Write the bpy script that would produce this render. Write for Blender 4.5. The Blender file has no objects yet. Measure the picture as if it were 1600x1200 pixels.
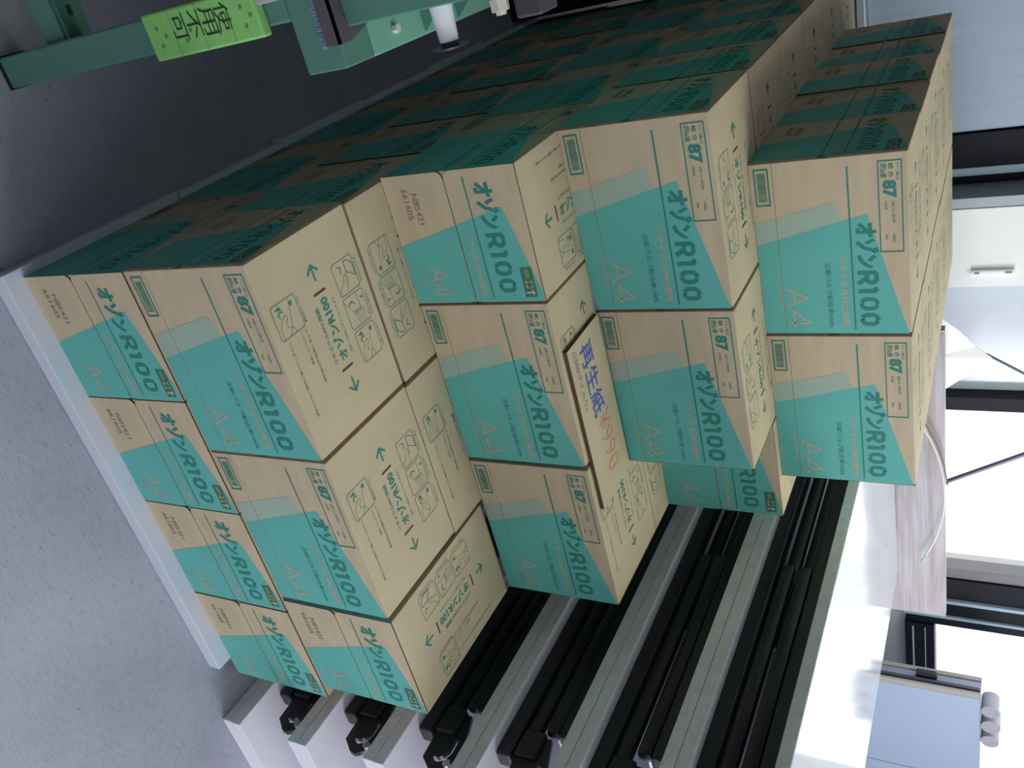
import bpy, math, random
from mathutils import Vector, Matrix
random.seed(7)
SC = bpy.context.scene
COL = SC.collection
PI = math.pi

# ------------------------------------------------------------------ camera
cam_d = bpy.data.cameras.new('camera')
cam = bpy.data.objects.new('camera', cam_d)
COL.objects.link(cam)
cam_d.sensor_fit = 'HORIZONTAL'
cam_d.sensor_width = 36.0
cam_d.lens = 1348.5011 / 1600 * 36.0
cam_d.clip_start = 0.02
cam_d.clip_end = 200
R = ((0.2352731182460397, -0.8549038847456942, -0.46236988188841377),
     (0.4403572402809137, 0.5178562131327311, -0.7334237816242427),
     (0.8664479561768049, -0.03105302507885599, 0.4983007614588697))
M = Matrix(R).to_4x4()
M.translation = Vector((-0.29722859, -0.72772618, 1.3183853))
cam.matrix_world = M
SC.camera = cam

# ------------------------------------------------------------------ world, light, exposure
SC.view_settings.view_transform = 'Standard'
SC.view_settings.look = 'None'
SC.view_settings.gamma = 1.0
SC.view_settings.use_curve_mapping = False
SC.view_settings.exposure = 0.0
w = bpy.data.worlds.new('sky'); SC.world = w; w.use_nodes = True
bg = w.node_tree.nodes['Background']
bg.inputs[0].default_value = (0.86, 0.93, 1.0, 1)
bg.inputs[1].default_value = 2.3

def area(name, loc, rot, sx, sy, power, col):
    d = bpy.data.lights.new(name, 'AREA'); d.shape = 'RECTANGLE'; d.size = sx; d.size_y = sy
    d.energy = power; d.color = col
    o = bpy.data.objects.new(name, d); COL.objects.link(o); o.location = loc; o.rotation_euler = rot
    return o
# daylight entering through the windows of the front, right and back walls, and the ceiling lamps
area('daylight_front', (1.9, -3.3, 1.25), (PI/2, 0, 0), 2.0, 1.2, 7, (0.97, 0.96, 1.0))
area('daylight_right', (4.15, -1.5, 1.5), (PI/2, 0, PI/2), 2.0, 1.2, 112, (0.965, 0.965, 1.0))
area('daylight_back', (2.1, 2.33, 1.75), (PI/2, 0, PI), 2.2, 1.1, 10, (0.9, 0.95, 1.0))
area('ceiling_light', (1.3, 0.6, 2.62), (0, 0, 0), 1.2, 1.2, 20, (0.92, 1.0, 0.86))

# ------------------------------------------------------------------ materials
MATS = {}
def mat(name, col, rough=0.6, metal=0.0, noise=0.0, nscale=30.0, bump=0.0, bscale=80.0, stretch=(1, 1, 1), spec=0.5, col2=None, detail=4.0, lo=0.35, hi=0.65):
    if name in MATS: return MATS[name]
    m = bpy.data.materials.new(name); m.use_nodes = True
    nt = m.node_tree; b = nt.nodes['Principled BSDF']
    b.inputs['Base Color'].default_value = (*col, 1)
    b.inputs['Roughness'].default_value = rough
    b.inputs['Metallic'].default_value = metal
    b.inputs['Specular IOR Level'].default_value = spec
    tc = nt.nodes.new('ShaderNodeTexCoord'); mp = nt.nodes.new('ShaderNodeMapping')
    nt.links.new(tc.outputs['Object'], mp.inputs[0]); mp.inputs['Scale'].default_value = stretch
    if noise or col2:
        n = nt.nodes.new('ShaderNodeTexNoise'); n.inputs['Scale'].default_value = nscale; n.inputs['Detail'].default_value = detail
        nt.links.new(mp.outputs[0], n.inputs[0])
        r = nt.nodes.new('ShaderNodeValToRGB'); nt.links.new(n.outputs['Fac'], r.inputs[0])
        r.color_ramp.elements[0].position = lo; r.color_ramp.elements[1].position = hi
        c2 = col2 if col2 else tuple(c * (1 - noise) for c in col)
        r.color_ramp.elements[0].color = (*c2, 1); r.color_ramp.elements[1].color = (*col, 1)
        nt.links.new(r.outputs[0], b.inputs['Base Color'])
    if bump:
        n2 = nt.nodes.new('ShaderNodeTexNoise'); n2.inputs['Scale'].default_value = bscale
        nt.links.new(mp.outputs[0], n2.inputs[0])
        bp = nt.nodes.new('ShaderNodeBump'); bp.inputs['Strength'].default_value = bump; bp.inputs['Distance'].default_value = 0.002
        nt.links.new(n2.outputs['Fac'], bp.inputs['Height']); nt.links.new(bp.outputs[0], b.inputs['Normal'])
    MATS[name] = m
    return m

def S(r, g, b):
    f = lambda c: (c/255/12.92) if c/255 <= 0.04045 else ((c/255+0.055)/1.055)**2.4
    return (f(r), f(g), f(b))

KRAFT = mat('kraft_board', S(197, 182, 155), 0.75, noise=0.10, nscale=9, bump=0.08, bscale=60, stretch=(1, 1, 6), spec=0.25)
KEDGE = mat('corrugated_edge', S(112, 84, 70), 0.85, noise=0.4, nscale=400, spec=0.2)
TEAL = mat('teal_print', S(98, 180, 174), 0.7, noise=0.06, nscale=12, spec=0.25)
PALE = mat('pale_teal_print', S(160, 182, 168), 0.75, noise=0.05, nscale=12, spec=0.25)
INK = mat('green_ink', S(52, 130, 120), 0.7, spec=0.25)
DINK = mat('dark_green_ink', S(60, 118, 98), 0.7, spec=0.25)
PINK = mat('pink_ink', S(196, 170, 142), 0.7, spec=0.25)
STAMP = mat('stamp_ink', S(138, 118, 105), 0.7, spec=0.25)
SLOT = mat('slot_shadow', S(92, 66, 64), 0.9, spec=0.1)
CREASE = mat('crease', S(140, 120, 96), 0.9, spec=0.1)

# ------------------------------------------------------------------ mesh building
class MB:
    def __init__(s): s.v = []; s.f = []; s.m = []; s.mats = []
    def mi(s, m):
        if m not in s.mats: s.mats.append(m)
        return s.mats.index(m)
    def poly(s, pts, m):
        n = len(s.v); s.v += [tuple(p) for p in pts]; s.f.append(tuple(range(n, n+len(pts)))); s.m.append(s.mi(m))
    def raw(s, vs, fs, m):
        n = len(s.v); s.v += [tuple(p) for p in vs]; i = s.mi(m)
        for f in fs: s.f.append(tuple(n+k for k in f)); s.m.append(i)
    def box(s, x0, x1, y0, y1, z0, z1, m, b=0.0):
        if b <= 0:
            V = [(x0,y0,z0),(x1,y0,z0),(x1,y1,z0),(x0,y1,z0),(x0,y0,z1),(x1,y0,z1),(x1,y1,z1),(x0,y1,z1)]
            s.raw(V, [(0,3,2,1),(4,5,6,7),(0,1,5,4),(1,2,6,5),(2,3,7,6),(3,0,4,7)], m); return
        import bmesh
        bm = bmesh.new(); bmesh.ops.create_cube(bm, size=1)
        for v in bm.verts:
            v.co = Vector(((x0+x1)/2+v.co.x*(x1-x0), (y0+y1)/2+v.co.y*(y1-y0), (z0+z1)/2+v.co.z*(z1-z0)))
        bmesh.ops.bevel(bm, geom=bm.edges[:], offset=b, segments=2, affect='EDGES', profile=0.5)
        bm.verts.index_update()
        s.raw([v.co[:] for v in bm.verts], [[v.index for v in f.verts] for f in bm.faces], m); bm.free()
    def cyl(s, p0, p1, r0, m, r1=None, n=20, cap=True):
        p0, p1 = Vector(p0), Vector(p1); r1 = r0 if r1 is None else r1
        d = (p1-p0).normalized(); a = d.orthogonal().normalized(); b = d.cross(a)
        vs = [p0+(a*math.cos(2*PI*k/n)+b*math.sin(2*PI*k/n))*r0 for k in range(n)]
        vs += [p1+(a*math.cos(2*PI*k/n)+b*math.sin(2*PI*k/n))*r1 for k in range(n)]
        fs = [(k, (k+1) % n, n+(k+1) % n, n+k) for k in range(n)]
        if cap: fs += [tuple(range(n-1, -1, -1)), tuple(range(n, 2*n))]
        s.raw(vs, fs, m)
    def tube(s, pts, r, m, n=10):
        pts = [Vector(p) for p in pts]; rings = []; prev = None
        for i, p in enumerate(pts):
            d = (pts[min(i+1, len(pts)-1)]-pts[max(i-1, 0)]).normalized()
            a = (prev - d*prev.dot(d)).normalized() if prev else d.orthogonal().normalized()
            prev = a; b = d.cross(a)
            rings.append([p+(a*math.cos(2*PI*k/n)+b*math.sin(2*PI*k/n))*r for k in range(n)])
        vs = [v for rg in rings for v in rg]; fs = []
        for i in range(len(rings)-1):
            fs += [(i*n+k, i*n+(k+1) % n, (i+1)*n+(k+1) % n, (i+1)*n+k) for k in range(n)]
        fs += [tuple(range(n-1, -1, -1)), tuple(range((len(rings)-1)*n, len(rings)*n))]
        s.raw(vs, fs, m)
    def prism(s, poly, axis, a0, a1, m):
        def P(p, a):
            return {'x': (a, p[0], p[1]), 'y': (p[0], a, p[1]), 'z': (p[0], p[1], a)}[axis]
        n = len(poly); vs = [P(p, a0) for p in poly]+[P(p, a1) for p in poly]
        s.raw(vs, [tuple(range(n-1, -1, -1)), tuple(range(n, 2*n))]+[(k, (k+1) % n, n+(k+1) % n, n+k) for k in range(n)], m)
    def build(s, name, parent=None, smooth=False):
        me = bpy.data.meshes.new(name); me.from_pydata(s.v, [], s.f)
        for m in s.mats: me.materials.append(m)
        me.polygons.foreach_set('material_index', s.m)
        if smooth:
            me.polygons.foreach_set('use_smooth', [True]*len(s.f)); me.set_sharp_from_angle(angle=0.7)
        me.update(); o = bpy.data.objects.new(name, me); COL.objects.link(o)
        if parent: o.parent = parent
        return o

def tag(o, label=None, cat=None, group=None, kind=None):
    if label: o['label'] = label
    if cat: o['category'] = cat
    if group: o['group'] = group
    if kind: o['kind'] = kind
    return o
def empty(name, loc=(0, 0, 0)):
    o = bpy.data.objects.new(name, None); COL.objects.link(o); o.location = loc; o.empty_display_size = 0.05
    return o

# ------------------------------------------------------------------ lettering in two dimensions
TCACHE = {}
def text2d(s, bold=0.0):
    k = (s, bold)
    if k in TCACHE: return TCACHE[k]
    c = bpy.data.curves.new('lettering', 'FONT'); c.body = s; c.resolution_u = 2; c.offset = bold
    o = bpy.data.objects.new('lettering', c); COL.objects.link(o)
    dg = bpy.context.evaluated_depsgraph_get(); me = bpy.data.meshes.new_from_object(o.evaluated_get(dg))
    vs = [(v.co.x, v.co.y) for v in me.vertices]; fs = [tuple(p.vertices) for p in me.polygons]
    bpy.data.objects.remove(o); bpy.data.meshes.remove(me); bpy.data.curves.remove(c)
    TCACHE[k] = (vs, fs); return TCACHE[k]
def ribbon2d(pts, wd, closed=False):
    """a polyline as one mitred thick stroke"""
    P = []
    for p in pts:
        p = Vector(p)
        if not P or (p-P[-1]).length > 1e-6: P.append(p)
    if closed and (P[0]-P[-1]).length < 1e-6: P.pop()
    n = len(P); vs = []; fs = []
    for i in range(n):
        a = P[i-1] if (i > 0 or closed) else None
        b = P[(i+1) % n] if (i < n-1 or closed) else None
        d1 = (P[i]-a).normalized() if a is not None else (b-P[i]).normalized()
        d2 = (b-P[i]).normalized() if b is not None else d1
        n1 = Vector((-d1.y, d1.x)); n2 = Vector((-d2.y, d2.x)); q = n1+n2
        if q.length < 0.2: q = n1
        else:
            q.normalize(); q = q/max(0.45, q.dot(n1))
        vs += [tuple(P[i]-q*wd/2), tuple(P[i]+q*wd/2)]
    for i in range(n if closed else n-1):
        j = (i+1) % n; fs.append((2*i, 2*j, 2*j+1, 2*i+1))
    return vs, fs
def arc(cx, cy, r, a0, a1, n=6, ry=None):
    ry = ry or r
    return [(cx+r*math.cos(math.radians(a0+(a1-a0)*i/n)), cy+ry*math.sin(math.radians(a0+(a1-a0)*i/n))) for i in range(n+1)]

class Face:
    """prints marks on one plane: fn(u, v) -> 3D point"""
    def __init__(s, mb, fn): s.mb = mb; s.fn = fn; s.lift = 0
    def put(s, vs, fs, m, lift=0.0002):
        s.mb.raw([s.fn(a, b, lift) for a, b in vs], fs, m)
    def poly(s, pts, m, lift=0.0002): s.put(pts, [tuple(range(len(pts)))], m, lift)
    def line(s, pts, wd, m, lift=0.0004, closed=False):
        s.lift = (s.lift+1) % 8      # strokes that cross lie a hair apart
        s.put(*ribbon2d(pts, wd, closed), m, lift+s.lift*0.00002)
    def rect(s, u0, v0, u1, v1, wd, m, lift=0.0004): s.line([(u0,v0),(u1,v0),(u1,v1),(u0,v1)], wd, m, lift, True)
    def text(s, t, u0, u1, v0, v1, m, bold=0.0, lift=0.0004):
        vs, fs = text2d(t, bold)
        x0 = min(v[0] for v in vs); x1 = max(v[0] for v in vs); y0 = min(v[1] for v in vs); y1 = max(v[1] for v in vs)
        s.put([(u0+(a-x0)/(x1-x0)*(u1-u0), v0+(b-y0)/(y1-y0)*(v1-v0)) for a, b in vs], fs, m, lift)

def r100(F, u0, u1, v0, v1, m, th):
    """the bold rounded digits R100"""
    h = v1-v0; W = (u1-u0); cw = W*0.235; t = th/2; y0 = v0+t; y1 = v1-t
    x = u0+t
    F.line([(x, v0), (x, y1)], th, m)
    xr = u0+cw; ym = v0+h*0.43
    F.line([(x, y1)]+arc(xr-h*0.28, (y1+ym)/2, h*0.2, 90, -90, 6, (y1-ym)/2)+[(x, ym)], th, m)
    F.line([(xr-h*0.35, ym), (xr-t*0.4, v0)], th, m)
    x = u0+W*0.36
    F.line([(x, v0), (x, y1)], th, m); F.line([(x, y1), (x-W*0.07, y1-h*0.08)], th, m)
    for k in (0.47, 0.755):
        a = u0+W*k+t; b = a+cw-th; r = h*0.27
        F.line(arc(b-r, y1-r, r, 90, 0, 4)+arc(b-r, y0+r, r, 0, -90, 4)+arc(a+r, y0+r, r, -90, -180, 4)+arc(a+r, y1-r, r, 180, 90, 4), th, m, closed=True)

def a4(F, u0, u1, v0, v1, m, th):
    W = u1-u0; h = v1-v0
    F.line([(u0, v0), (u0+W*0.22, v1), (u0+W*0.44, v0)], th, m)
    F.line([(u0+W*0.09, v0+h*0.3), (u0+W*0.36, v0+h*0.3)], th, m)
    F.line([(u1-W*0.12, v0), (u1-W*0.12, v1), (u0+W*0.54, v0+h*0.24), (u1, v0+h*0.24)], th, m)

L, D, H = 0.31, 0.2145, 0.2358      # carton: long side, short side, height
TF = 0.0028                          # board thickness of the end flaps

def print_wide(F):
    u = lambda a: a*L
    v = lambda b: b*H
    P = lambda pts: [(u(a), v(b)) for a, b in pts]
    F.poly(P([(0.335, 0.004), (0.24, 0.545), (0.345, 0.585), (0.46, 0.004)]), PALE)
    F.poly(P([(0.46, 0.004), (0.315, 0.745), (0.997, 0.985), (0.997, 0.004)]), TEAL)
    F.line(P([(0.005, 0.155), (0.995, 0.155)]), 0.0009, CREASE, 0.0003)
    F.line(P([(0.06, 0.635), (0.975, 0.635)]), 0.0026, INK)
    # bar code in its frame
    F.rect(u(0.04), v(0.035), u(0.235), v(0.125), 0.0026, INK)
    rnd = random.Random(3); x = u(0.06)
    while x < u(0.213):
        wd = rnd.choice((0.0006, 0.0009, 0.0014)); F.poly([(x, v(0.05)), (x+wd, v(0.05)), (x+wd, v(0.108)), (x, v(0.108))], INK, 0.0004); x += wd+rnd.choice((0.0007, 0.0011))
    # product name
    F.text('オゾン', u(0.36), u(0.615), v(0.662), v(0.81), INK, 0.055)
    r100(F, u(0.628), u(0.955), v(0.668), v(0.802), INK, 0.0069)
    # score box
    F.rect(u(0.05), v(0.822), u(0.525), v(0.962), 0.0018, INK)
    F.text('評価値', u(0.062), u(0.135), v(0.835), v(0.875), INK, 0.01)
    F.text('総 合', u(0.062), u(0.135), v(0.885), v(0.915), INK, 0.01)
    F.text('グリーン購入法', u(0.062), u(0.15), v(0.928), v(0.948), INK)
    F.text('87', u(0.148), u(0.24), v(0.845), v(0.93), INK, 0.045)
    F.text('古紙パルプ配合率', u(0.255), u(0.37), v(0.898), v(0.918), INK)
    F.text('白色度', u(0.255), u(0.30), v(0.855), v(0.872), INK)
    F.text('100%', u(0.43), u(0.475), v(0.898), v(0.915), INK)
    F.text('70%', u(0.43), u(0.46), v(0.852), v(0.868), INK)
    F.text('リサイクルPPC用紙', u(0.54), u(0.955), v(0.55), v(0.598), PINK, 0.015)
    F.text('古紙パルプ配合率100%', u(0.575), u(0.96), v(0.455), v(0.495), INK, 0.008)
    a4(F, u(0.725), u(0.96), v(0.185), v(0.325), PINK, 0.0026)
    F.text('210×297mm', u(0.715), u(0.86), v(0.135), v(0.157), PINK)

def print_end(F, lo, hi, n):
    """the short side, printed over the lower or the upper end flap (clipped between lo and hi)"""
    u = lambda a: a*D
    v = lambda b: b*H
    def clip(pts):
        for lim, sg in ((lo, 1), (hi, -1)):
            out = []
            for i in range(len(pts)):
                a, b = pts[i], pts[(i+1) % len(pts)]; ia = (a[1]-lim)*sg >= 0; ib = (b[1]-lim)*sg >= 0
                if ia: out.append(a)
                if ia != ib:
                    t = (lim-a[1])/(b[1]-a[1]); out.append((a[0]+(b[0]-a[0])*t, lim))
            pts = out
            if len(pts) < 3: return None
        return pts
    q = clip([(0.53, 0.004), (0.285, 0.845), (0.93, 0.99), (0.997, 0.99), (0.997, 0.004)])
    # corner cut for the rounded flap edge
    if q:
        F.poly([(u(a), v(b)) for a, b in q], TEAL)
    if n == 0:
        F.text('N85421', u(0.14), u(0.37), v(0.2), v(0.245), STAMP)
        F.text('661605', u(0.10), u(0.33), v(0.13), v(0.175), STAMP)
        a4(F, u(0.72), u(0.95), v(0.16), v(0.31), PINK, 0.0024)
        F.text('210×297mm', u(0.72), u(0.86), v(0.1), v(0.122), PINK)
    else:
        F.line([(u(0.05), v(0.62)), (u(0.97), v(0.62))], 0.0024, INK)
        F.text('オゾン', u(0.10), u(0.44), v(0.672), v(0.825), INK, 0.055)
        r100(F, u(0.47), u(0.93), v(0.68), v(0.815), INK, 0.0066)
        F.text('リサイクルPPC用紙', u(0.45), u(0.95), v(0.535), v(0.585), PINK, 0.01)
        F.poly([(u(0.735), v(0.865)), (u(0.965), v(0.865)), (u(0.965), v(0.95)), (u(0.735), v(0.95))], DINK, 0.0004)
        F.text('古紙配合', u(0.75), u(0.82), v(0.892), v(0.925), PINK, 0.0, 0.0006)
        F.text('エコ', u(0.835), u(0.895), v(0.88), v(0.935), PINK, 0.02, 0.0006)
        F.line([(u(0.93), v(0.875)), (u(0.93), v(0.925))], 0.003, PINK, 0.0006)
        F.poly([(u(0.905), v(0.918)), (u(0.955), v(0.918)), (u(0.93), v(0.943))], PINK, 0.0006)

def hand_panel(F, X0, Y0, X1, Y1, kind):
    """one line drawing of a hand opening the carton, in a rounded frame"""
    g = lambda a, b: (X0+(X1-X0)*a, Y0+(Y1-Y0)*b)
    F.line([g(0.05, 0), g(0.95, 0), g(1, 0.05), g(1, 0.95), g(0.95, 1), g(0.05, 1), g(0, 0.95), g(0, 0.05)], 0.0009, INK, closed=True)
    t = 0.0006
    if kind == 0:
        F.line([g(0, 0.62), g(0.25, 0.42), g(0.62, 0.35), g(0.95, 0.25)], t, INK)
        F.line([g(0, 0.9), g(0.35, 0.86), g(0.55, 0.7), g(0.62, 0.55), g(0.52, 0.5), g(0.4, 0.62), g(0.25, 0.6), g(0.18, 0.4), g(0, 0.35)], t, INK)
        F.poly([g(0.78, 0.62), g(0.92, 0.68), g(0.86, 0.88)], INK, 0.0004)
        F.poly([g(0.72, 0.2), g(0.88, 0.15), g(0.84, 0.32)], INK, 0.0004)
        F.line([g(0.6, 0.75), g(0.7, 0.8), g(0.76, 0.72), g(0.72, 0.6)], t*3, INK)
    elif kind == 1:
        for k in range(4):
            F.line([g(0.05, 0.2+0.12*k), g(0.3, 0.25+0.12*k), g(0.48, 0.3+0.1*k), g(0.5, 0.36+0.1*k), g(0.38, 0.38+0.1*k)], t, INK)
        F.line([g(0.1, 0.02), g(0.5, 0.3), g(0.98, 0.35)], t, INK); F.line([g(0.5, 0.7), g(0.9, 0.98)], t, INK)
        F.line([g(0.7, 0.55), g(0.8, 0.62), g(0.78, 0.75), g(0.7, 0.8)], t*3, INK)
        F.line([g(0.8, 0.2), g(0.72, 0.12), g(0.82, 0.1)], t*2.5, INK)
    else:
        F.line([g(0.35, 0.05), g(0.75, 0.05), g(0.92, 0.3), g(0.9, 0.42), g(0.6, 0.42), g(0.35, 0.05)], t*2, INK)
        F.line([g(0.05, 0.6), g(0.3, 0.5), g(0.55, 0.5), g(0.5, 0.62), g(0.3, 0.7), g(0.2, 0.9), g(0.05, 0.95)], t, INK)
        F.line([g(0.2, 0.55), g(0.45, 0.42), g(0.6, 0.42)], t, INK)
        F.line([g(0.62, 0.7), g(0.8, 0.6), g(0.86, 0.8)], t*2, INK)

def print_top(mb):
    """(u, w) counted along +x and +y; the lettering reads towards -x"""
    F = Face(mb, lambda a, b, l: ((0.5-a/L)*L, (0.5-b/D)*D, H+l))   # a, b in the reader's own frame
    u = lambda a: (1-a)*L
    v = lambda b: (1-b)*D
    F.text('オゾンR100', u(0.66), u(0.335), v(0.565), v(0.475), INK, 0.03)
    F.text('リサイクルPPC用紙', u(0.65), u(0.36), v(0.452), v(0.415), INK, 0.01)
    F.text('段ボール紙もリサイクルできます。', u(0.65), u(0.352), v(0.622), v(0.60), INK)
    for a in (0.305, 0.701):
        F.line([(u(a), v(0.455)), (u(a), v(0.575))], 0.0032, SLOT)
    for sg, a in ((1, 0.175), (-1, 0.83)):
        F.line([(u(a+0.035*sg), v(0.462)), (u(a), v(0.517)), (u(a+0.035*sg), v(0.57))], 0.0032, INK)
        F.line([(u(a), v(0.517)), (u(a+0.075*sg), v(0.517))], 0.0032, INK)
    hand_panel(F, u(0.395), v(0.29), u(0.234), v(0.061), 0)
    hand_panel(F, u(0.395), v(0.91), u(0.234), v(0.69), 2)
    hand_panel(F, u(0.57), v(0.91), u(0.41), v(0.69), 1)
    hand_panel(F, u(0.75), v(0.91), u(0.585), v(0.69), 0)
    F.text('●開封のしかた', u(0.385), u(0.255), v(0.318), v(0.30), INK)
    for k, t in enumerate(('③引き上げます。', '②左右に開きます。', '①押し込みます。')):
        F.text(t, u(0.385+0.176*k), u(0.25+0.176*k), v(0.945), v(0.925), INK)
    F.text('開封後は包装紙に包んで', u(0.685), u(0.408), v(0.292), v(0.272), INK)
    F.text('保管してください。', u(0.575), u(0.408), v(0.247), v(0.227), INK)
    F.text('湿気の少ない場所に置いてください。', u(0.80), u(0.405), v(0.12), v(0.098), INK)

CARTON = {}
def carton_proto():
    b = MB(); x, y = L/2, D/2
    b.box(-x+TF, x-TF, -y, y, 0, H, KRAFT, 0.0012)
    for sg in (1, -1):
        print_wide(Face(b, lambda a, c, l, sg=sg: (sg*(a-x), -sg*(y+l), c)))
    print_top(b)
    body = b.build('paper_carton')
    flaps = []
    for sg in (1, -1):
        for n, (lo, hi) in enumerate(((0.0, 0.474), (0.480, 1.0))):
            f = MB(); r = 0.012
            z0, z1 = lo*H, hi*H
            if n == 0: out = [(-y, z0), (y, z0)]+[(y-r+p, z1-r+q) for p, q in arc(0, 0, r, 0, 90, 5)]+[(-y+r+p, z1-r+q) for p, q in arc(0, 0, r, 90, 180, 5)]
            else: out = [(-y+r+p, z0+r+q) for p, q in arc(0, 0, r, 180, 270, 5)]+[(y-r+p, z0+r+q) for p, q in arc(0, 0, r, 270, 360, 5)]+[(y, z1-0.0006), (-y, z1-0.0006)]
            f.prism(out, 'x', -x, -x+TF, KRAFT)
            m1 = f.mats.index(KRAFT); ke = f.mi(KEDGE)
            for i in range(2, len(f.m)): f.m[i] = ke
            f.v = [(sg*a, sg*c, d) for a, c, d in f.v]
            F = Face(f, lambda a, c, l, sg=sg: (sg*(-x-l), sg*(y-a), c))
            print_end(F, lo+0.002, hi-0.002, n)
            flaps.append(f.build('end_flap', body))
    return body, flaps
proto, proto_flaps = carton_proto()
first = [True]
CART = []
def carton(x0, y0, x1, y1, z0, rot, label, group, h=H):
    """rot in degrees about z; the extents say where it stands"""
    if first[0]:
        o = proto; first[0] = False
    else:
        o = proto.copy(); COL.objects.link(o)
        for ch in proto_flaps:
            c = ch.copy(); COL.objects.link(c); c.parent = o
    dx, dy = (x1-x0), (y1-y0)
    o.location = ((x0+x1)/2, (y0+y1)/2, z0)
    o.rotation_euler = (0, 0, math.radians(rot))
    if rot % 180 == 0: o.scale = (dx/L, dy/D, h/H)
    else: o.scale = (dy/L, dx/D, h/H)
    tag(o, label, 'carton', group)
    CART.append(o)
    return o
Hs = [0, H, 2*H, 3*H, 4*H]
G0, G1, G2, G3, G4 = ('cartons in the bottom tier', 'cartons in the second tier', 'cartons in the third tier', 'cartons in the fourth tier', 'cartons in the top tier')
e = 0.0008
# bottom tier: four short ends to the front, then a row of long sides down the left
for k, (x, t) in enumerate(((0.0, 'at the left corner on the white board'), (0.217, 'second from the left in the front row'), (0.434, 'second from the right in the front row'), (0.6525, 'at the right end by the tables, half shaded'))):
    carton(x, 0, x+0.2145, 0.31, 0, -90, 'bottom-tier carton, short end forward, '+t, G0)
for k, y in enumerate((0.322, 0.642, 0.965, 1.285, 1.60)):
    carton(0, y, 0.2145, y+0.31, 0, -90, 'bottom-tier carton, dark long side along the left face, '+('second', 'third', 'fourth', 'fifth', 'sixth and farthest')[k]+' from the front corner', G0)
# second tier
carton(-0.0024, 0.0039, 0.3072, 0.2184, Hs[1], 0, 'front left carton of the second tier, with its whole printed lid bare', G1, H-e)
carton(0.3085, 0.0045, 0.618, 0.219, Hs[1], 0, 'middle carton of the second tier front, its whole lid bare', G1, H-e)
carton(0.627, 0.004, 0.8415, 0.314, Hs[1], 90, 'right-hand carton of the second tier, short end forward, lid bare beside the tables', G1, H-e)
carton(0.0, 0.2255, 0.31, 0.44, Hs[1], 180, 'second-tier carton behind the front left one, only a lid strip with three hand drawings showing', G1, H-e)
carton(0.3125, 0.2215, 0.6225, 0.436, Hs[1], 0, 'second-tier carton behind the middle one, lid strip with a single hand drawing showing', G1, H-e)
for k, y in enumerate((0.455, 0.682, 0.93, 1.155, 1.43, 1.655)):
    carton(0.0, y, 0.31, y+0.2145, Hs[1], 0, 'second-tier carton, dark short end on the left face, '+('third', 'fourth', 'fifth', 'sixth', 'seventh', 'eighth and farthest')[k]+' from the front', G1, H-e)
# third tier
carton(-0.002, 0.32, 0.2125, 0.63, Hs[2], -90, 'third-tier carton at the left corner, short end with stamped digits to the front', G2)
carton(0.2145, 0.3205, 0.5245, 0.535, Hs[2], 0, 'third-tier carton in the middle, half covered by a loose flap with blue writing', G2)
carton(0.5285, 0.3195, 0.838, 0.534, Hs[2], 0, 'third-tier carton at the right end, lid partly bare beside the tables', G2)
carton(0.5285, 0.5365, 0.838, 0.751, Hs[2], 180, 'third-tier carton behind the right end one, only a narrow lid strip showing', G2)
for k, y in enumerate((0.645, 0.968, 1.285, 1.60)):
    carton(0.0, y, 0.2145, y+0.31, Hs[2], -90, 'third-tier carton, dark long side on the left face, '+('second', 'third', 'fourth', 'fifth and farthest')[k]+' from the front', G2)
# fourth tier
carton(-0.004, 0.473, 0.306, 0.702, Hs[3], 180, 'front left carton of the fourth tier, bar code and score box to the front', G3)
carton(0.3075, 0.473, 0.6185, 0.6875, Hs[3], 180, 'front right carton of the fourth tier, jutting out over the handwritten flap', G3)
carton(0.621, 0.617, 0.834, 0.927, Hs[3], -90, 'fourth-tier carton set back at the right, half hidden below the top tier', G3)
for k, y in enumerate((0.715, 0.933, 1.151, 1.369, 1.587)):
    carton(-0.003, y, 0.307, y+0.2145, Hs[3], 180, 'fourth-tier carton, dark short end on the left face, '+('second', 'third', 'fourth', 'fifth', 'sixth and farthest')[k]+' from the front', G3)
# top tier: five rows of two
for k in range(5):
    y = 0.642+0.2*k
    nm = ('front', 'second', 'third', 'fourth', 'farthest')[k]
    j = (0, 0.003, -0.002, 0.004, 0.001)[k]
    carton(0.1314+j, y, 0.4414+j, y+0.1985, Hs[4], 0, ('front left carton of the top tier, full long side with bar code showing' if k == 0 else 'left carton in the '+nm+' row of the top tier, short end to the left'), G4)
    carton(0.4434+j, y, 0.7534+j, y+0.1985, Hs[4], 0, ('front right carton of the top tier, jutting over the tables' if k == 0 else 'right carton in the '+nm+' row of the top tier, only the lid in view'), G4)

# loose flap with handwriting lying on the third tier
BLUE = mat('blue_marker', S(70, 92, 175), 0.6); RED = mat('red_marker', S(222, 130, 105), 0.6); PEN = mat('pen_ink', S(90, 82, 100), 0.6)
f = MB()
zt = 3*H
f.box(0, 0.315, 0, 0.132, 0, 0.0068, KRAFT)
f.m = [0, 0]+[f.mi(KEDGE)]*4
FF = Face(f, lambda a, c, l: (a, c, 0.0068+l))
FF.text('再生紙', 0.018, 0.155, 0.04, 0.088, BLUE, 0.012)
FF.text('(2500マイ入り)', 0.012, 0.122, 0.014, 0.03, PEN, -0.012)
FF.text('¥990', 0.16, 0.275, 0.05, 0.098, RED, -0.016)
fl = f.build('cardboard_flap'); fl.location = (0.309, 0.331, zt+0.0007); fl.rotation_euler = (0, 0, math.radians(0.6))
tag(fl, 'loose cardboard flap with blue and red handwriting lying on the third tier', 'cardboard')

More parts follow.
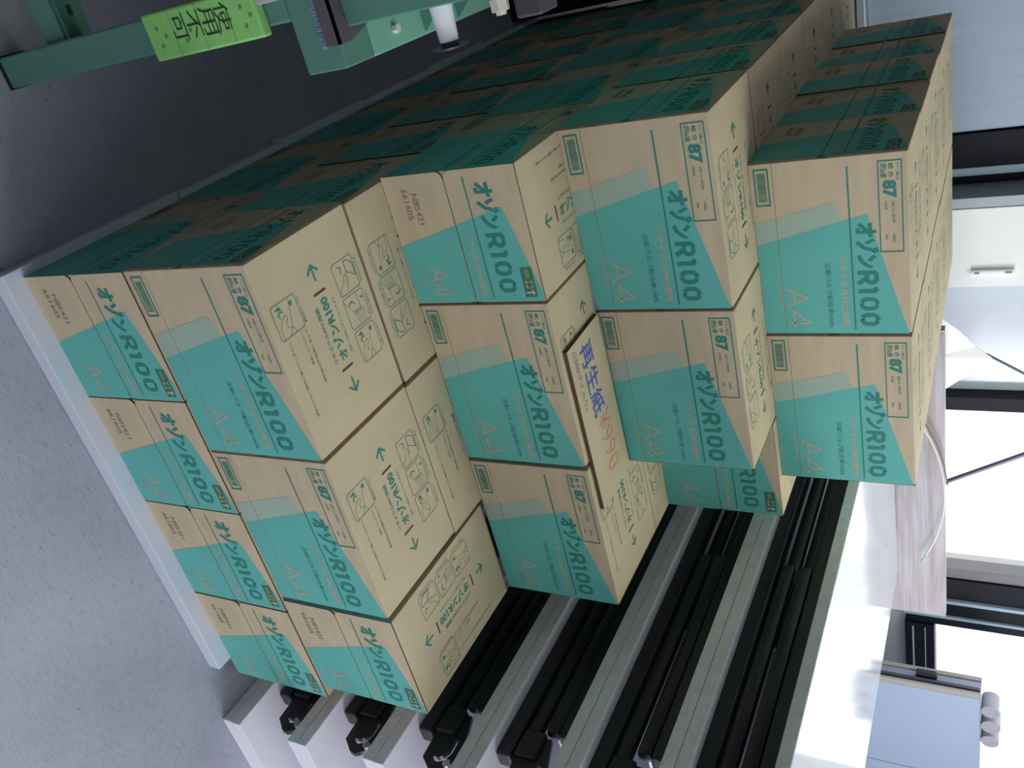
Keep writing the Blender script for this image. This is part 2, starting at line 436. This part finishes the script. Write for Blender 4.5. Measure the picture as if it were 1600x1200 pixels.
# ------------------------------------------------------------------ boards under the stack
WB = mat('white_board', S(205, 212, 228), 0.45, noise=0.06, nscale=4)
ys = [(-0.031, 0.334, -0.016), (0.337, 0.632, -0.012), (0.634, 0.93, -0.018), (0.932, 1.228, -0.014), (1.23, 1.526, -0.018), (1.528, 1.90, -0.012)]
for k, (a, b2, x) in enumerate(ys):
    m = MB(); m.box(x, 0.826, a, b2, -0.0295, 0, WB, 0.0015); o = m.build('white_board')
    tag(o, ('white board lying on the floor under the front row of cartons' if k == 0 else 'white board under the left edge of the stack, '+('second', 'third', 'fourth', 'fifth', 'sixth')[k-1]+' from the front'), 'board', 'white boards under the stack')

# ------------------------------------------------------------------ stack of folding tables
TOPW = mat('melamine_top', S(204, 208, 222), 0.08, noise=0.02, nscale=6, spec=0.6)
UNDER = mat('melamine_underside', S(236, 235, 248), 0.35, noise=0.03, nscale=5)
EDGE = mat('grey_edge_band', S(238, 242, 244), 0.3, nscale=35, col2=S(224, 230, 234))
BLACK = mat('black_steel', S(32, 34, 40), 0.38, noise=0.2, nscale=20, spec=0.5)
CHROME = mat('chrome', S(190, 195, 215), 0.12, metal=1.0)
TH = 0.0233
def plate_with_slot(x0, x1, outline, slot, m, name, parent):
    c = bpy.data.curves.new(name, 'CURVE'); c.dimensions = '2D'; c.fill_mode = 'BOTH'; c.extrude = (x1-x0)/2
    for pts in (outline, slot):
        if not pts: continue
        sp = c.splines.new('POLY'); sp.points.add(len(pts)-1); sp.use_cyclic_u = True
        for p, q in zip(sp.points, pts): p.co = (q[0], q[1], 0, 1)
    o = bpy.data.objects.new(name, c); COL.objects.link(o)
    me = bpy.data.meshes.new_from_object(o.evaluated_get(bpy.context.evaluated_depsgraph_get()))
    for v in me.vertices:
        y, z, x = v.co; v.co = ((x0+x1)/2+x, y, z)
    me.materials.clear(); me.materials.append(m)
    bpy.data.objects.remove(o); bpy.data.curves.remove(c)
    o = bpy.data.objects.new(name, me); COL.objects.link(o); o.parent = parent
    return o
def folding_table(lower):
    """built underside up: slab top face (the underside) at z=0, steel above; lower=True carries the hinge brackets"""
    r = empty('folding_table')
    hx, hy = 0.375, 0.75
    m = MB(); m.box(-hx+0.002, hx-0.002, -hy+0.002, hy-0.002, -TH, 0, UNDER)
    m.poly([(-hx+0.002, -hy+0.002, -TH-0.0002), (-hx+0.002, hy-0.002, -TH-0.0002), (hx-0.002, hy-0.002, -TH-0.0002), (hx-0.002, -hy+0.002, -TH-0.0002)], TOPW)
    m.build('tabletop', r)
    for a in ((-hx, -hx+0.0019, -hy, hy), (hx-0.0019, hx, -hy, hy)):
        m = MB(); m.box(*a, -TH+0.0004, -0.0002, EDGE, 0.0006); m.build('long_edge_band', r)
    for a in ((-hx+0.002, hx-0.002, -hy, -hy+0.0019), (-hx+0.002, hx-0.002, hy-0.0019, hy)):
        m = MB(); m.box(*a, -TH+0.0004, -0.0002, UNDER, 0.0006); m.build('end_edge_band', r)
    for sx in (-1, 1):
        m = MB(); xa = sx*0.329
        rl = 0.645 if lower else 0.575
        m.box(xa-0.018, xa+0.018, -rl, rl, 0.0004, 0.030, BLACK, 0.004)
        m.build('side_rail', r)
        for sy in (-1, 1):
            m = MB(); xb = sx*(0.329 if sy < 0 else 0.298)
            q0 = 0.62 if lower else 0.57; y0, y1 = (-q0, -0.05) if sy < 0 else (q0, -0.25)
            m.box(xb-0.013, xb+0.013, min(y0, y1), max(y0, y1), 0.0312, 0.0615, BLACK, 0.011)
            m.build('folded_leg', r, True)
            if lower:
                y = lambda v: sy*(0.735-v*1)*1.0
                out = [(0.10, 0.033), (0.045, 0.036), (0.024, 0.062), (0.022, 0.075), (0.032, 0.092), (0.05, 0.102), (0.085, 0.102), (0.15, 0.085), (0.15, 0.033)]
                ol = [(y(a), b) for a, b in out]
                sl = None
                if sy < 0:
                    pts = [(0.044, 0.060), (0.043, 0.070), (0.050, 0.082), (0.066, 0.088), (0.095, 0.088), (0.095, 0.080), (0.070, 0.080), (0.058, 0.074), (0.052, 0.067), (0.052, 0.057), (0.044, 0.055)]
                    sl = [(y(a), b) for a, b in pts]
                bk = plate_with_slot(xa-0.003 if sx > 0 else xa-0.006, xa+0.006 if sx > 0 else xa+0.003, ol, sl, BLACK, 'hinge_bracket', r)
                m = MB(); m.box(xa-0.015, xa+0.015, *sorted((y(0.10), y(0.155))), 0.0312, 0.075, BLACK, 0.004); m.build('hinge_block', bk)
    if lower:
        for sy in (-1, 1):
            m = MB(); m.cyl((-0.345, sy*0.695, 0.094), (0.345, sy*0.695, 0.094), 0.0075, CHROME); m.build('cross_rod', r, True)
    else:
        for sy in (-1, 1):
            m = MB(); m.cyl((-0.31, sy*0.55, 0.046), (0.31, sy*0.55, 0.046), 0.006, CHROME); m.build('cross_rod', r, True)
    return r
def copy_tree(o, parent=None):
    c = o.copy(); COL.objects.link(c)
    if parent: c.parent = parent
    for ch in list(o.children): copy_tree(ch, c)
    return c
TX, TY = 0.942+0.375, -0.062+0.75
low0 = folding_table(True); up0 = folding_table(False)
P = 0.174
ordn = ['lowest', 'second', 'third', 'fourth', 'fifth', 'sixth']
for k in range(6):
    o = low0 if k == 0 else copy_tree(low0)
    base = 0.0208+P*k+(0.001 if k else 0)     # height of the upturned underside
    o.location = (TX+(0, 0.0, 0.002, 0, 0.001, 0)[k], TY+(0, 0.0, 0.012, 0.006, 0, 0)[k], base)
    tag(o, 'upturned folding table with legs folded on top, '+ordn[k]+' pair from the floor' if k else 'upturned folding table at the bottom of the table stack, on a white board', 'table', 'folding tables stacked in pairs')
    o = up0 if k == 0 else copy_tree(up0)
    top = 0.0208+P*(k+1)+(0.001)-TH-0.0002      # the tables touch top to top
    o.rotation_euler = (0, PI, 0)
    o.location = (TX+0.001*(k % 2), TY+(0.0, 0.012, 0.008, 0.0, 0.004, 0)[k], top-TH-0.0003)
    tag(o, ('topmost folding table, right side up, glossy white top catching the window light' if k == 5 else 'folding table with black legs hanging down, upper one over the '+ordn[k]+' upturned table'), 'table', 'folding tables stacked in pairs')
m = MB(); m.box(0.944, 1.69, -0.06, 1.43, -0.0295, -0.0029, UNDER, 0.001)
tag(m.build('white_board'), 'white board on the floor under the stack of folding tables', 'board')

# ------------------------------------------------------------------ room
ZF = -0.03; ZC = 2.7; X0, X1, Y0, Y1 = -2.6, 4.3, -3.6, 2.4
def struct(name, mb): 
    o = mb.build(name); o['kind'] = 'structure'; return o
FLOOR = bpy.data.materials.new('worn_concrete'); FLOOR.use_nodes = True
nt = FLOOR.node_tree; bs = nt.nodes['Principled BSDF']; bs.inputs['Roughness'].default_value = 0.55; bs.inputs['Specular IOR Level'].default_value = 0.3
tc = nt.nodes.new('ShaderNodeTexCoord')
def noise(sc, det, stretch=(1, 1, 1)):
    mp = nt.nodes.new('ShaderNodeMapping'); mp.inputs['Scale'].default_value = stretch
    nt.links.new(tc.outputs['Object'], mp.inputs[0]); n = nt.nodes.new('ShaderNodeTexNoise'); n.inputs['Scale'].default_value = sc; n.inputs['Detail'].default_value = det
    nt.links.new(mp.outputs[0], n.inputs[0]); return n
def ramp(src, a, ca, b, cb):
    r = nt.nodes.new('ShaderNodeValToRGB'); nt.links.new(src, r.inputs[0]); r.color_ramp.elements[0].position = a; r.color_ramp.elements[1].position = b
    r.color_ramp.elements[0].color = (*ca, 1); r.color_ramp.elements[1].color = (*cb, 1); return r
def mixc(fac, a, b, mode='MULTIPLY'):
    x = nt.nodes.new('ShaderNodeMixRGB'); x.blend_type = mode; x.inputs[0].default_value = fac
    nt.links.new(a, x.inputs[1]); nt.links.new(b, x.inputs[2]); return x
r1 = ramp(noise(2.5, 6).outputs['Fac'], 0.3, S(148, 152, 168), 0.7, S(172, 176, 190))
r2 = ramp(noise(60, 5, (1, 6, 1)).outputs['Fac'], 0.32, (0.72, 0.72, 0.74), 0.55, (1, 1, 1))
r3 = ramp(noise(70, 3).outputs['Fac'], 0.22, (0.55, 0.55, 0.6), 0.33, (1, 1, 1))
mx = mixc(0.55, r1.outputs[0], r2.outputs[0]); mx2 = mixc(1, mx.outputs[0], r3.outputs[0])
nt.links.new(mx2.outputs[0], bs.inputs['Base Color'])
m = MB(); m.box(X0, X1, Y0, Y1, ZF-0.1, ZF, FLOOR); struct('floor', m)
WALL = mat('wall_paint', S(206, 204, 200), 0.7, noise=0.04, nscale=3)
m = MB(); m.box(X0-0.15, X1+0.15, Y0-0.15, Y1+0.15, ZC, ZC+0.1, WALL); struct('ceiling', m)
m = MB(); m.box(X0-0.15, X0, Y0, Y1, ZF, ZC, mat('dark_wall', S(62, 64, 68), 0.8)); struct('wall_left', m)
def wall_with_hole(name, axis, c0, c1, a0, a1, h0, h1, z0, z1):
    m = MB()
    def bx(p, q, zl, zh):
        if q-p < 1e-4 or zh-zl < 1e-4: return
        if axis == 'y': m.box(p, q, c0, c1, zl, zh, WALL)
        else: m.box(c0, c1, p, q, zl, zh, WALL)
    bx(a0, h0, ZF, ZC); bx(h1, a1, ZF, ZC); bx(h0, h1, ZF, z0); bx(h0, h1, z1, ZC)
    return struct(name, m)
wall_with_hole('wall_front', 'y', Y0-0.12, Y0, X0, X1, 1.2, 3.0, 0.6, 1.9)
wall_with_hole('wall_right', 'x', X1, X1+0.12, Y0, Y1, -2.3, 1.1, 0.95, 2.25)
# back wall: openings from x=1.15 to 2.56 and from 2.86 to 4.2
m = MB()
WZ0, WZ1 = 0.945, 2.25
for a, b2 in ((X0, 1.12), (2.56, 2.86), (4.2, X1)): m.box(a, b2, Y1, Y1+0.14, ZF, ZC, WALL)
for a, b2 in ((1.12, 2.56), (2.86, 4.2)): m.box(a, b2, Y1, Y1+0.14, ZF, WZ0, WALL); m.box(a, b2, Y1, Y1+0.14, WZ1, ZC, WALL)
struct('wall_back', m)
FRAME = mat('dark_bronze_frame', S(24, 24, 36), 0.5, spec=0.2)
STRIP = mat('pale_blue_strip', S(176, 196, 214), 0.4)
FRGREY = mat('frame_grey', S(128, 122, 124), 0.4)
FROST = mat('frosted_pane', S(214, 222, 234), 0.15, noise=0.05, nscale=2)
# left window: greyish film pane, mullion, clear bright pane
def part(name, parent, m): return m.build(name, parent)
r = empty('window_1', (0, Y1, WZ0)); r['kind'] = 'structure'
def wpart(name, parent, x0, x1, y0, y1, z0, z1, mt, b=0.002):
    q = MB(); p = parent.location
    q.box(x0-p.x, x1-p.x, y0-p.y, y1-p.y, z0-p.z, z1-p.z, mt, b); return q.build(name, parent)
wpart('film_pane', r, 1.15, 1.642, Y1+0.03, Y1+0.036, WZ0, WZ1, FROST, 0)
wpart('mullion', r, 1.642, 1.702, Y1-0.03, Y1+0.04, WZ0, WZ1, FRAME)
wpart('window_frame', r, 1.12, 2.56, Y1, Y1+0.05, WZ0, WZ0+0.04, FRAME)
wpart('window_frame', r, 1.12, 2.56, Y1, Y1+0.05, WZ1-0.04, WZ1, FRAME)
wpart('outer_mullion', r, 2.51, 2.562, Y1-0.02, Y1+0.05, WZ0, WZ1, FRGREY)
# dark column between the windows
r = empty('window_2', (0, Y1, WZ0)); r['kind'] = 'structure'
wpart('window_frame', r, 2.563, 2.676, Y1-0.03, Y1-0.001, 0.6, WZ1, FRAME)
wpart('pale_strip', r, 2.677, 2.695, Y1-0.045, Y1-0.001, 0.6, WZ1, STRIP)
wpart('window_frame', r, 2.696, 2.775, Y1-0.03, Y1-0.001, 0.98, WZ1, FRAME)
wpart('pale_strip', r, 2.776, 2.79, Y1-0.04, Y1-0.001, 0.94, WZ1, STRIP)
wpart('window_frame', r, 2.791, 2.84, Y1-0.03, Y1+0.03, 0.95, WZ1, FRAME)
# sill rails of the right window
q = wpart('sill_rail', r, 2.841, 4.2, Y1-0.04, Y1+0.06, 0.945, 1.066, FRAME)
wpart('rail_line', q, 2.87, 4.2, Y1-0.044-0, Y1-0.0405, 0.975, 0.983, mat('cream_line', S(205, 200, 180), 0.5), 0) if False else None
q2 = MB(); q2.box(2.86, 4.2, -0.044, -0.0402, 0.031, 0.038, mat('cream_line', S(205, 200, 180), 0.5)); q2.box(2.86, 4.2, -0.043, -0.0402, 0.082, 0.086, MATS['cream_line']); q2.build('rail_line', r)
# dim light-blue panel and dark posts at the left end of the back wall
BOARDM = mat('streaked_panel', S(176, 192, 214), 0.35, noise=0.12, nscale=7, stretch=(6, 1, 0.6), lo=0.3, hi=0.75)
r = empty('whiteboard', (-0.6, Y1-0.05, ZF))
def rp(name, parent, x0, x1, y0, y1, z0, z1, mt, b=0.002): return wpart(name, parent, x0, x1, y0, y1, z0, z1, mt, b)
rp('board_panel', r, -0.6, 0.63, 2.35, 2.37, 0.90, 2.2, BOARDM)
rp('ledge', r, -0.6, 0.63, 2.30, 2.37, 0.875, 0.899, mat('aluminium', S(205, 212, 224), 0.3, metal=0.4))
rp('leg', r, -0.55, -0.51, 2.33, 2.37, ZF, 0.874, MATS['aluminium']); rp('leg', r, 0.55, 0.59, 2.33, 2.37, ZF, 0.874, MATS['aluminium'])
tag(r, 'tall pale blue streaked whiteboard standing against the back wall', 'whiteboard')
r = empty('dark_post', (0.69, 2.37, ZF))
rp('post', r, 0.634, 0.745, 2.34, 2.399, ZF, 2.69, FRAME)
rp('pale_strip', r, 0.7455, 0.772, 2.335, 2.399, ZF, 2.69, STRIP)
rp('rebate', r, 0.7725, 0.803, 2.35, 2.399, ZF, 2.69, FRAME)
tag(r, 'dark bronze upright post with a pale strip, beside the whiteboard', 'post')
CABW = mat('white_enamel', S(250, 250, 250), 0.3, noise=0.01, nscale=3)
r = empty('white_cabinet', (0.98, 2.3, ZF))
rp('side_panel', r, 0.8045, 0.838, 2.22, 2.398, ZF, 1.95, mat('grey_side', S(176, 184, 196), 0.4))
rp('body', r, 0.8385, 1.118, 2.24, 2.398, ZF, 1.95, CABW)
d = rp('door', r, 0.842, 1.116, 2.222, 2.2395, 0.02, 1.93, CABW)
q = MB(); q.box(1.05-0.98, 1.066-0.98, 2.205-2.3, 2.2219-2.3, 1.20-ZF, 1.325-ZF, CABW, 0.004); q.box(1.055-0.98, 1.061-0.98, 2.2035-2.3, 2.2049-2.3, 1.21-ZF, 1.225-ZF, FRGREY); q.box(1.055-0.98, 1.061-0.98, 2.2035-2.3, 2.2049-2.3, 1.298-ZF, 1.318-ZF, FRGREY)
q.build('handle', d)
tag(r, 'white cabinet with an upright door handle in front of the back window', 'cabinet')
# wood-grained panel on edge
WOOD = bpy.data.materials.new('greyed_wood'); WOOD.use_nodes = True
nt = WOOD.node_tree; bs = nt.nodes['Principled BSDF']; bs.inputs['Roughness'].default_value = 0.5; tc = nt.nodes.new('ShaderNodeTexCoord')
ra = ramp(noise(9, 6, (0.35, 1, 6)).outputs['Fac'], 0.32, S(162, 150, 150), 0.68, S(190, 186, 196))
rb = ramp(noise(30, 3, (0.2, 1, 5)).outputs['Fac'], 0.35, (0.86, 0.82, 0.8), 0.6, (1, 1, 1))
nt.links.new(mixc(0.7, ra.outputs[0], rb.outputs[0]).outputs[0], bs.inputs['Base Color'])
q = MB(); q.box(0.955, 2.02, 1.60, 1.63, ZF, 1.163, WOOD, 0.002)
o = q.build('wooden_panel'); tag(o, 'grey wood-grained panel standing on edge behind the folding tables', 'panel')
q = MB(); q.box(0.948, 0.9545, 1.60, 1.63, ZF, 1.163, mat('beige_edge', S(200, 176, 156), 0.5)); q.build('edge_strip', o)
# thin looped cable in front of the panel
CAB = mat('white_cable', S(232, 226, 222), 0.4); CAB2 = mat('brown_cable', S(120, 92, 84), 0.5); GRN = mat('green_tip', S(160, 225, 150), 0.5)
def smooth(pts, n=8):
    out = []
    for i in range(len(pts)-1):
        p0 = Vector(pts[max(i-1, 0)]); p1 = Vector(pts[i]); p2 = Vector(pts[i+1]); p3 = Vector(pts[min(i+2, len(pts)-1)])
        for k in range(n):
            t = k/n; out.append(0.5*((2*p1)+(p2-p0)*t+(2*p0-5*p1+4*p2-p3)*t*t+(3*p1-p0-3*p2+p3)*t**3))
    out.append(Vector(pts[-1])); return out
loop = [(1.19, 1.09), (1.259, 1.112), (1.298, 1.129), (1.369, 1.15), (1.457, 1.162), (1.555, 1.160), (1.659, 1.138), (1.735, 1.110)]
q = MB(); q.tube(smooth([(1.10, 1.57, ZF+0.01), (1.14, 1.57, 0.9)]+[(a, 1.57, b) for a, b in loop]), 0.0024, CAB, 8)
o = q.build('looped_cable', None, True)
tag(o, 'thin white cable with a green tip arching in front of the wood panel', 'cable')
q = MB(); q.tube(smooth([(1.735, 1.57, 1.110), (1.75, 1.57, 1.103), (1.765, 1.57, 1.094)], 3), 0.0027, GRN, 8); q.build('green_tip', o, True)
q = MB(); q.tube(smooth([(a, 1.575, b+0.009) for a, b in loop[:5]]), 0.002, CAB2, 8); q.build('brown_strand', o, True)
# white paper sheet behind the panel and the thin rods
q = MB(); PAP = mat('white_paper', S(250, 250, 252), 0.6)
a = [(0.93, 1.72, 0.2), (0.968, 1.72, 1.143), (1.025, 1.74, 1.193), (1.087, 1.76, 1.234), (1.125, 1.765, 1.274), (1.185, 1.76, 1.21), (1.221, 1.74, 1.156), (1.24, 1.72, 0.2)]
c = (1.09, 1.70, 1.12)
n = len(a); vs = [c]+a+[(c[0], c[1]+0.003, c[2])]+[(x, y+0.003, z) for x, y, z in a]
fs = [(0, i, i+1) for i in range(1, n)]+[(n+1, n+1+i+1, n+1+i) for i in range(1, n)]+[(i, n+1+i, n+2+i, i+1) for i in range(1, n)]
q.raw(vs, fs, PAP); q.raw([a[0], a[7], c], [(0, 1, 2)], PAP)
tag(q.build('paper_sheet'), 'large white paper folded to a point behind the top cartons', 'paper')
q = MB(); GR = mat('grey_rod', S(120, 122, 140), 0.4, metal=0.5)
q.tube([(1.116, 1.775, ZF+0.003), (1.116, 1.775, 0.6), (1.12, 1.775, 1.262), (1.21, 1.775, 1.40), (1.5, 1.775, 1.85)], 0.0042, GR, 8)
tag(q.build('thin_rod', None, True), 'thin pale rod rising from the tip of the white paper', 'rod')
q = MB(); q.tube([(2.385, 1.9, ZF+0.01), (1.0, 1.9, 2.3)], 0.0075, GR, 10)
tag(q.build('leaning_rod', None, True), 'grey metal rod slanting across the bright back window', 'rod')
# blue-grey steel locker at the right
STEEL = mat('blue_grey_steel', S(168, 184, 212), 0.4, noise=0.03, nscale=4)
DGR = mat('locker_groove', S(70, 74, 86), 0.5); TAN = mat('tan_strip', S(172, 166, 158), 0.5); SIDE = mat('steel_frame', S(150, 160, 178), 0.35)
r = empty('steel_locker', (3.1, 2.05, ZF))
rp('body', r, 2.832, 3.7, 2.012, 2.098, ZF, 1.262, SIDE, 0.003)
rp('side_trim', r, 2.826, 2.8315, 2.078, 2.098, ZF, 1.262, TAN, 0.001)
rp('groove', r, 2.818, 2.8315, 2.02, 2.034, ZF, 1.258, DGR, 0.001)
rp('edge_strip', r, 2.820, 2.848, 2.0, 2.0115, ZF, 1.262, TAN, 0.001)
d = rp('door', r, 2.849, 3.37, 2.0, 2.0115, ZF+0.02, 1.26, STEEL)
rp('door', r, 3.374, 3.69, 2.0, 2.0115, ZF+0.02, 1.26, STEEL)
rp('handle', r, 2.80, 2.8315, 2.038, 2.066, 1.02, 1.10, mat('black_plastic', S(30, 28, 34), 0.4), 0.006)
tag(r, 'blue-grey steel locker with a black handle in front of the right window', 'locker')
for k, (x, rr) in enumerate(((2.93, 0.033), (3.02, 0.036), (3.11, 0.034))):
    q = MB(); z = 1.263+rr
    z -= 0; q.cyl((x, 2.015, z), (x, 2.095, z), rr, mat('roll_paper', S(170, 168, 176), 0.5), n=24)
    tag(q.build('paper_roll', None, True), ('left', 'middle', 'right')[k]+' one of three pale rolls lying on top of the steel locker', 'roll', 'rolls on the locker')
# building outside
OUT = mat('pale_render', S(238, 236, 236), 0.8, noise=0.03, nscale=0.3)
q = MB(); q.box(3.5, 9.0, 9.0, 14.0, -4, 2.35, OUT); o = q.build('building'); tag(o, 'pale building with pinkish windows outside the back window', 'building')
rdm = mat('pinkish_pane', S(236, 222, 222), 0.7)
for i in range(4):
    for j in range(2):
        q = MB(); x = 3.9+i*1.2; q.box(x, x+0.6, 8.97, 8.999, -0.2+j*1.0, 0.5+j*1.0, rdm); q.build('window', o)
q = MB(); q.box(-12, 20, 2.6, 30, -4.1, -4.0, mat('ground_out', S(190, 190, 185), 0.9)); struct('ground', q)

# ------------------------------------------------------------------ green machine at the left
GREEN = mat('green_enamel', S(86, 134, 122), 0.45, noise=0.08, nscale=12, spec=0.4)
LIME = mat('lime_tape', S(138, 206, 116), 0.5, noise=0.08, nscale=40)
HOLE = mat('socket_hole', S(86, 140, 96), 0.6)
MKR = mat('black_marker', S(34, 46, 34), 0.6)
DGREY = mat('dark_mat', S(84, 80, 88), 0.8, noise=0.1, nscale=60)
r = empty('machine_stand', (-0.27, 0.17, ZF))
def gp(name, parent, x0, x1, y0, y1, z0, z1, mt, b=0.003): return wpart(name, parent, x0, x1, y0, y1, z0, z1, mt, b)
gp('leg', r, -0.297, -0.252, 0.145, 0.19, ZF+0.004, 0.5545, GREEN)
gp('foot_pad', r, -0.299, -0.25, 0.143, 0.192, ZF, ZF+0.0035, mat('rubber', S(40, 40, 42), 0.8), 0)
q = gp('lower_brace', r, -1.1, -0.2975, 0.16, 0.166, 0.078, 0.122, GREEN, 0.001)
b3 = MB(); b3.box(-1.1+0.27, -0.2975+0.27, -0.004, 0.036, 0.1225-ZF, 0.127-ZF, GREEN)
b3.box(-0.34+0.27, -0.326+0.27, 0.01, 0.018, 0.1272-ZF, 0.1276-ZF, MKR); b3.build('brace_lip', r)
gp('rear_leg', r, -0.297, -0.252, 1.02, 1.065, ZF, 0.5545, GREEN)
gp('far_leg', r, -1.145, -1.101, 0.145, 0.19, ZF, 0.5545, GREEN)
gp('front_beam', r, -1.14, -0.188, 0.145, 0.205, 0.555, 0.617, GREEN, 0.002)
gp('side_beam', r, -0.245, -0.188, 0.2055, 1.065, 0.555, 0.617, mat('lit_green_enamel', S(120, 178, 158), 0.4, noise=0.05, nscale=12), 0.002)  # same enamel made paler: light on the beam's top put into the colour
gp('front_plate', r, -0.80, -0.231, 0.166, 0.172, 0.6175, 1.0, GREEN, 0.002)
gp('shade_box', r, -1.10, -0.262, 0.24, 1.06, 0.6175, 0.98, GREEN)  # unseen box added behind the plate to shade the stack's left side
0 and gp('rear_plate', r, -0.80, -0.25, 0.9, 0.906, 0.6175, 1.0, GREEN, 0.002)
for y in (0.33, 0.42):
    q = MB(); q.prism([(-0.231+0.27, 0.6175-ZF), (-0.192+0.27, 0.6175-ZF), (-0.231+0.27, 0.66-ZF)], 'y', y-0.17, y-0.166, GREEN); q.build('gusset', r)
q = MB(); q.cyl((-0.21+0.27, 0.26-0.17, 0.6172-ZF), (-0.21+0.27, 0.26-0.17, 0.624-ZF), 0.006, mat('bolt_steel', S(206, 206, 196), 0.35), n=6); q.build('hex_bolt', r)
WPL = mat('white_plastic', S(232, 236, 248), 0.3)
q = MB(); q.cyl((-0.231+0.27, 0.2-0.17, 0.732-ZF), (-0.1895+0.27, 0.2-0.17, 0.732-ZF), 0.014, WPL, 0.0115); c1 = q.build('white_knob', r, True)
q = MB(); q.cyl((-0.1893+0.27, 0.2-0.17, 0.732-ZF), (-0.184+0.27, 0.2-0.17, 0.732-ZF), 0.011, BLACK, n=20); q.cyl((-0.184+0.27, 0.2-0.17, 0.732-ZF), (-0.1815+0.27, 0.2-0.17, 0.732-ZF), 0.023, BLACK, 0.021, n=20); q.build('black_cap', c1, True)
q = MB(); q.cyl((-0.226+0.27, 0.165-0.17, 0.828-ZF), (-0.213+0.27, 0.165-0.17, 0.828-ZF), 0.0105, MATS['bolt_steel'], n=6); q.cyl((-0.213+0.27, 0.165-0.17, 0.828-ZF), (-0.209+0.27, 0.165-0.17, 0.828-ZF), 0.006, MATS['bolt_steel'], n=6); q.build('hex_bolt', r)
gp('cast_block', r, -0.2305, -0.199, 0.185, 0.23, 0.834, 0.866, mat('dark_casting', S(62, 60, 66), 0.5), 0.003)
tag(r, 'green enamelled metal machine stand beside the left face of the stack', 'machine')
# dark mat with a fringed edge on the beam
q = MB(); q.box(-0.60, -0.216, 0.1465, 0.1655, 0.6176, 0.6205, DGREY)
q.box(-0.60, -0.216, 0.1405, 0.1445, 0.60, 0.6205, DGREY); q.box(-0.60, -0.216, 0.1405, 0.1465, 0.6178, 0.6205, DGREY)
q.prism([(-0.2305, 0.1657), (-0.2165, 0.1657), (-0.2305, 0.212)], 'z', 0.6176, 0.6205, DGREY)
tag(q.build('dark_mat'), 'dark mat with a bluish frayed edge on the green beam', 'mat')
fr = bpy.data.objects['dark_mat']; q = MB(); rnd = random.Random(5); FRB = mat('frayed_fibre', S(140, 150, 196), 0.8)
for i in range(110):
    x = -0.33+i*0.00105; q.cyl((x, 0.1445, 0.6005), (x+rnd.uniform(-0.002, 0.002), 0.1415+rnd.uniform(-0.002, 0.001), 0.594+rnd.uniform(-0.003, 0.002)), 0.0006, FRB, 0.0003, n=5)
q.build('frayed_edge', fr)
# lime socket strip
q = MB(); q.box(-0.301, -0.243, 0.128, 0.1445, 0.326, 0.522, LIME, 0.003)
F = Face(q, lambda a, c, l: (-0.301+a, 0.128-l, 0.326+c))
for (a, c) in ((0.03, 0.022), (0.03, 0.068), (0.03, 0.128), (0.03, 0.174)):
    for da, dc in ((-0.011, 0.0), (0.011, 0.0), (0.0, 0.012)):
        vs = [(a+da+0.003*math.cos(t*PI/4), c+dc+0.003*math.sin(t*PI/4)) for t in range(8)]; F.poly(vs, HOLE, 0.0003)
F2 = Face(q, lambda a, c, l: (-0.301+a, 0.128-l, 0.326+c))
for ch, z in (('使', 0.130), ('用', 0.104), ('不', 0.077), ('可', 0.050)):
    F2.text(ch, 0.008, 0.041, z, z+0.024, MKR, -0.006, 0.0006)
for z in (0.05, 0.1, 0.15): F2.line([(0.001, z), (0.057, z)], 0.0007, HOLE, 0.0002)
tag(q.build('socket_strip'), 'lime green socket strip marked in black handwriting, on the green leg', 'socket strip')
q = MB(); q.cyl((-0.285, 0.138, 0.5225), (-0.285, 0.138, 0.5545), 0.007, mat('grey_plastic', S(150, 146, 150), 0.5)); q.build('cord_grip', bpy.data.objects['socket_strip'], True)
# black cabinet beyond the far left end of the stack
r = empty('black_cabinet', (-0.5, 2.0, ZF)); BLK = mat('black_enamel', S(22, 22, 24), 0.6, spec=0.2)
rp('body', r, -1.0, -0.022, 1.78, 2.28, ZF, 0.86, BLK)
rp('door', r, -0.98, -0.515, 1.768, 1.7795, 0.0, 0.84, BLK); rp('door', r, -0.507, -0.04, 1.768, 1.7795, 0.0, 0.84, BLK)
tag(r, 'low black cabinet in the shade beyond the far end of the stack', 'cabinet')
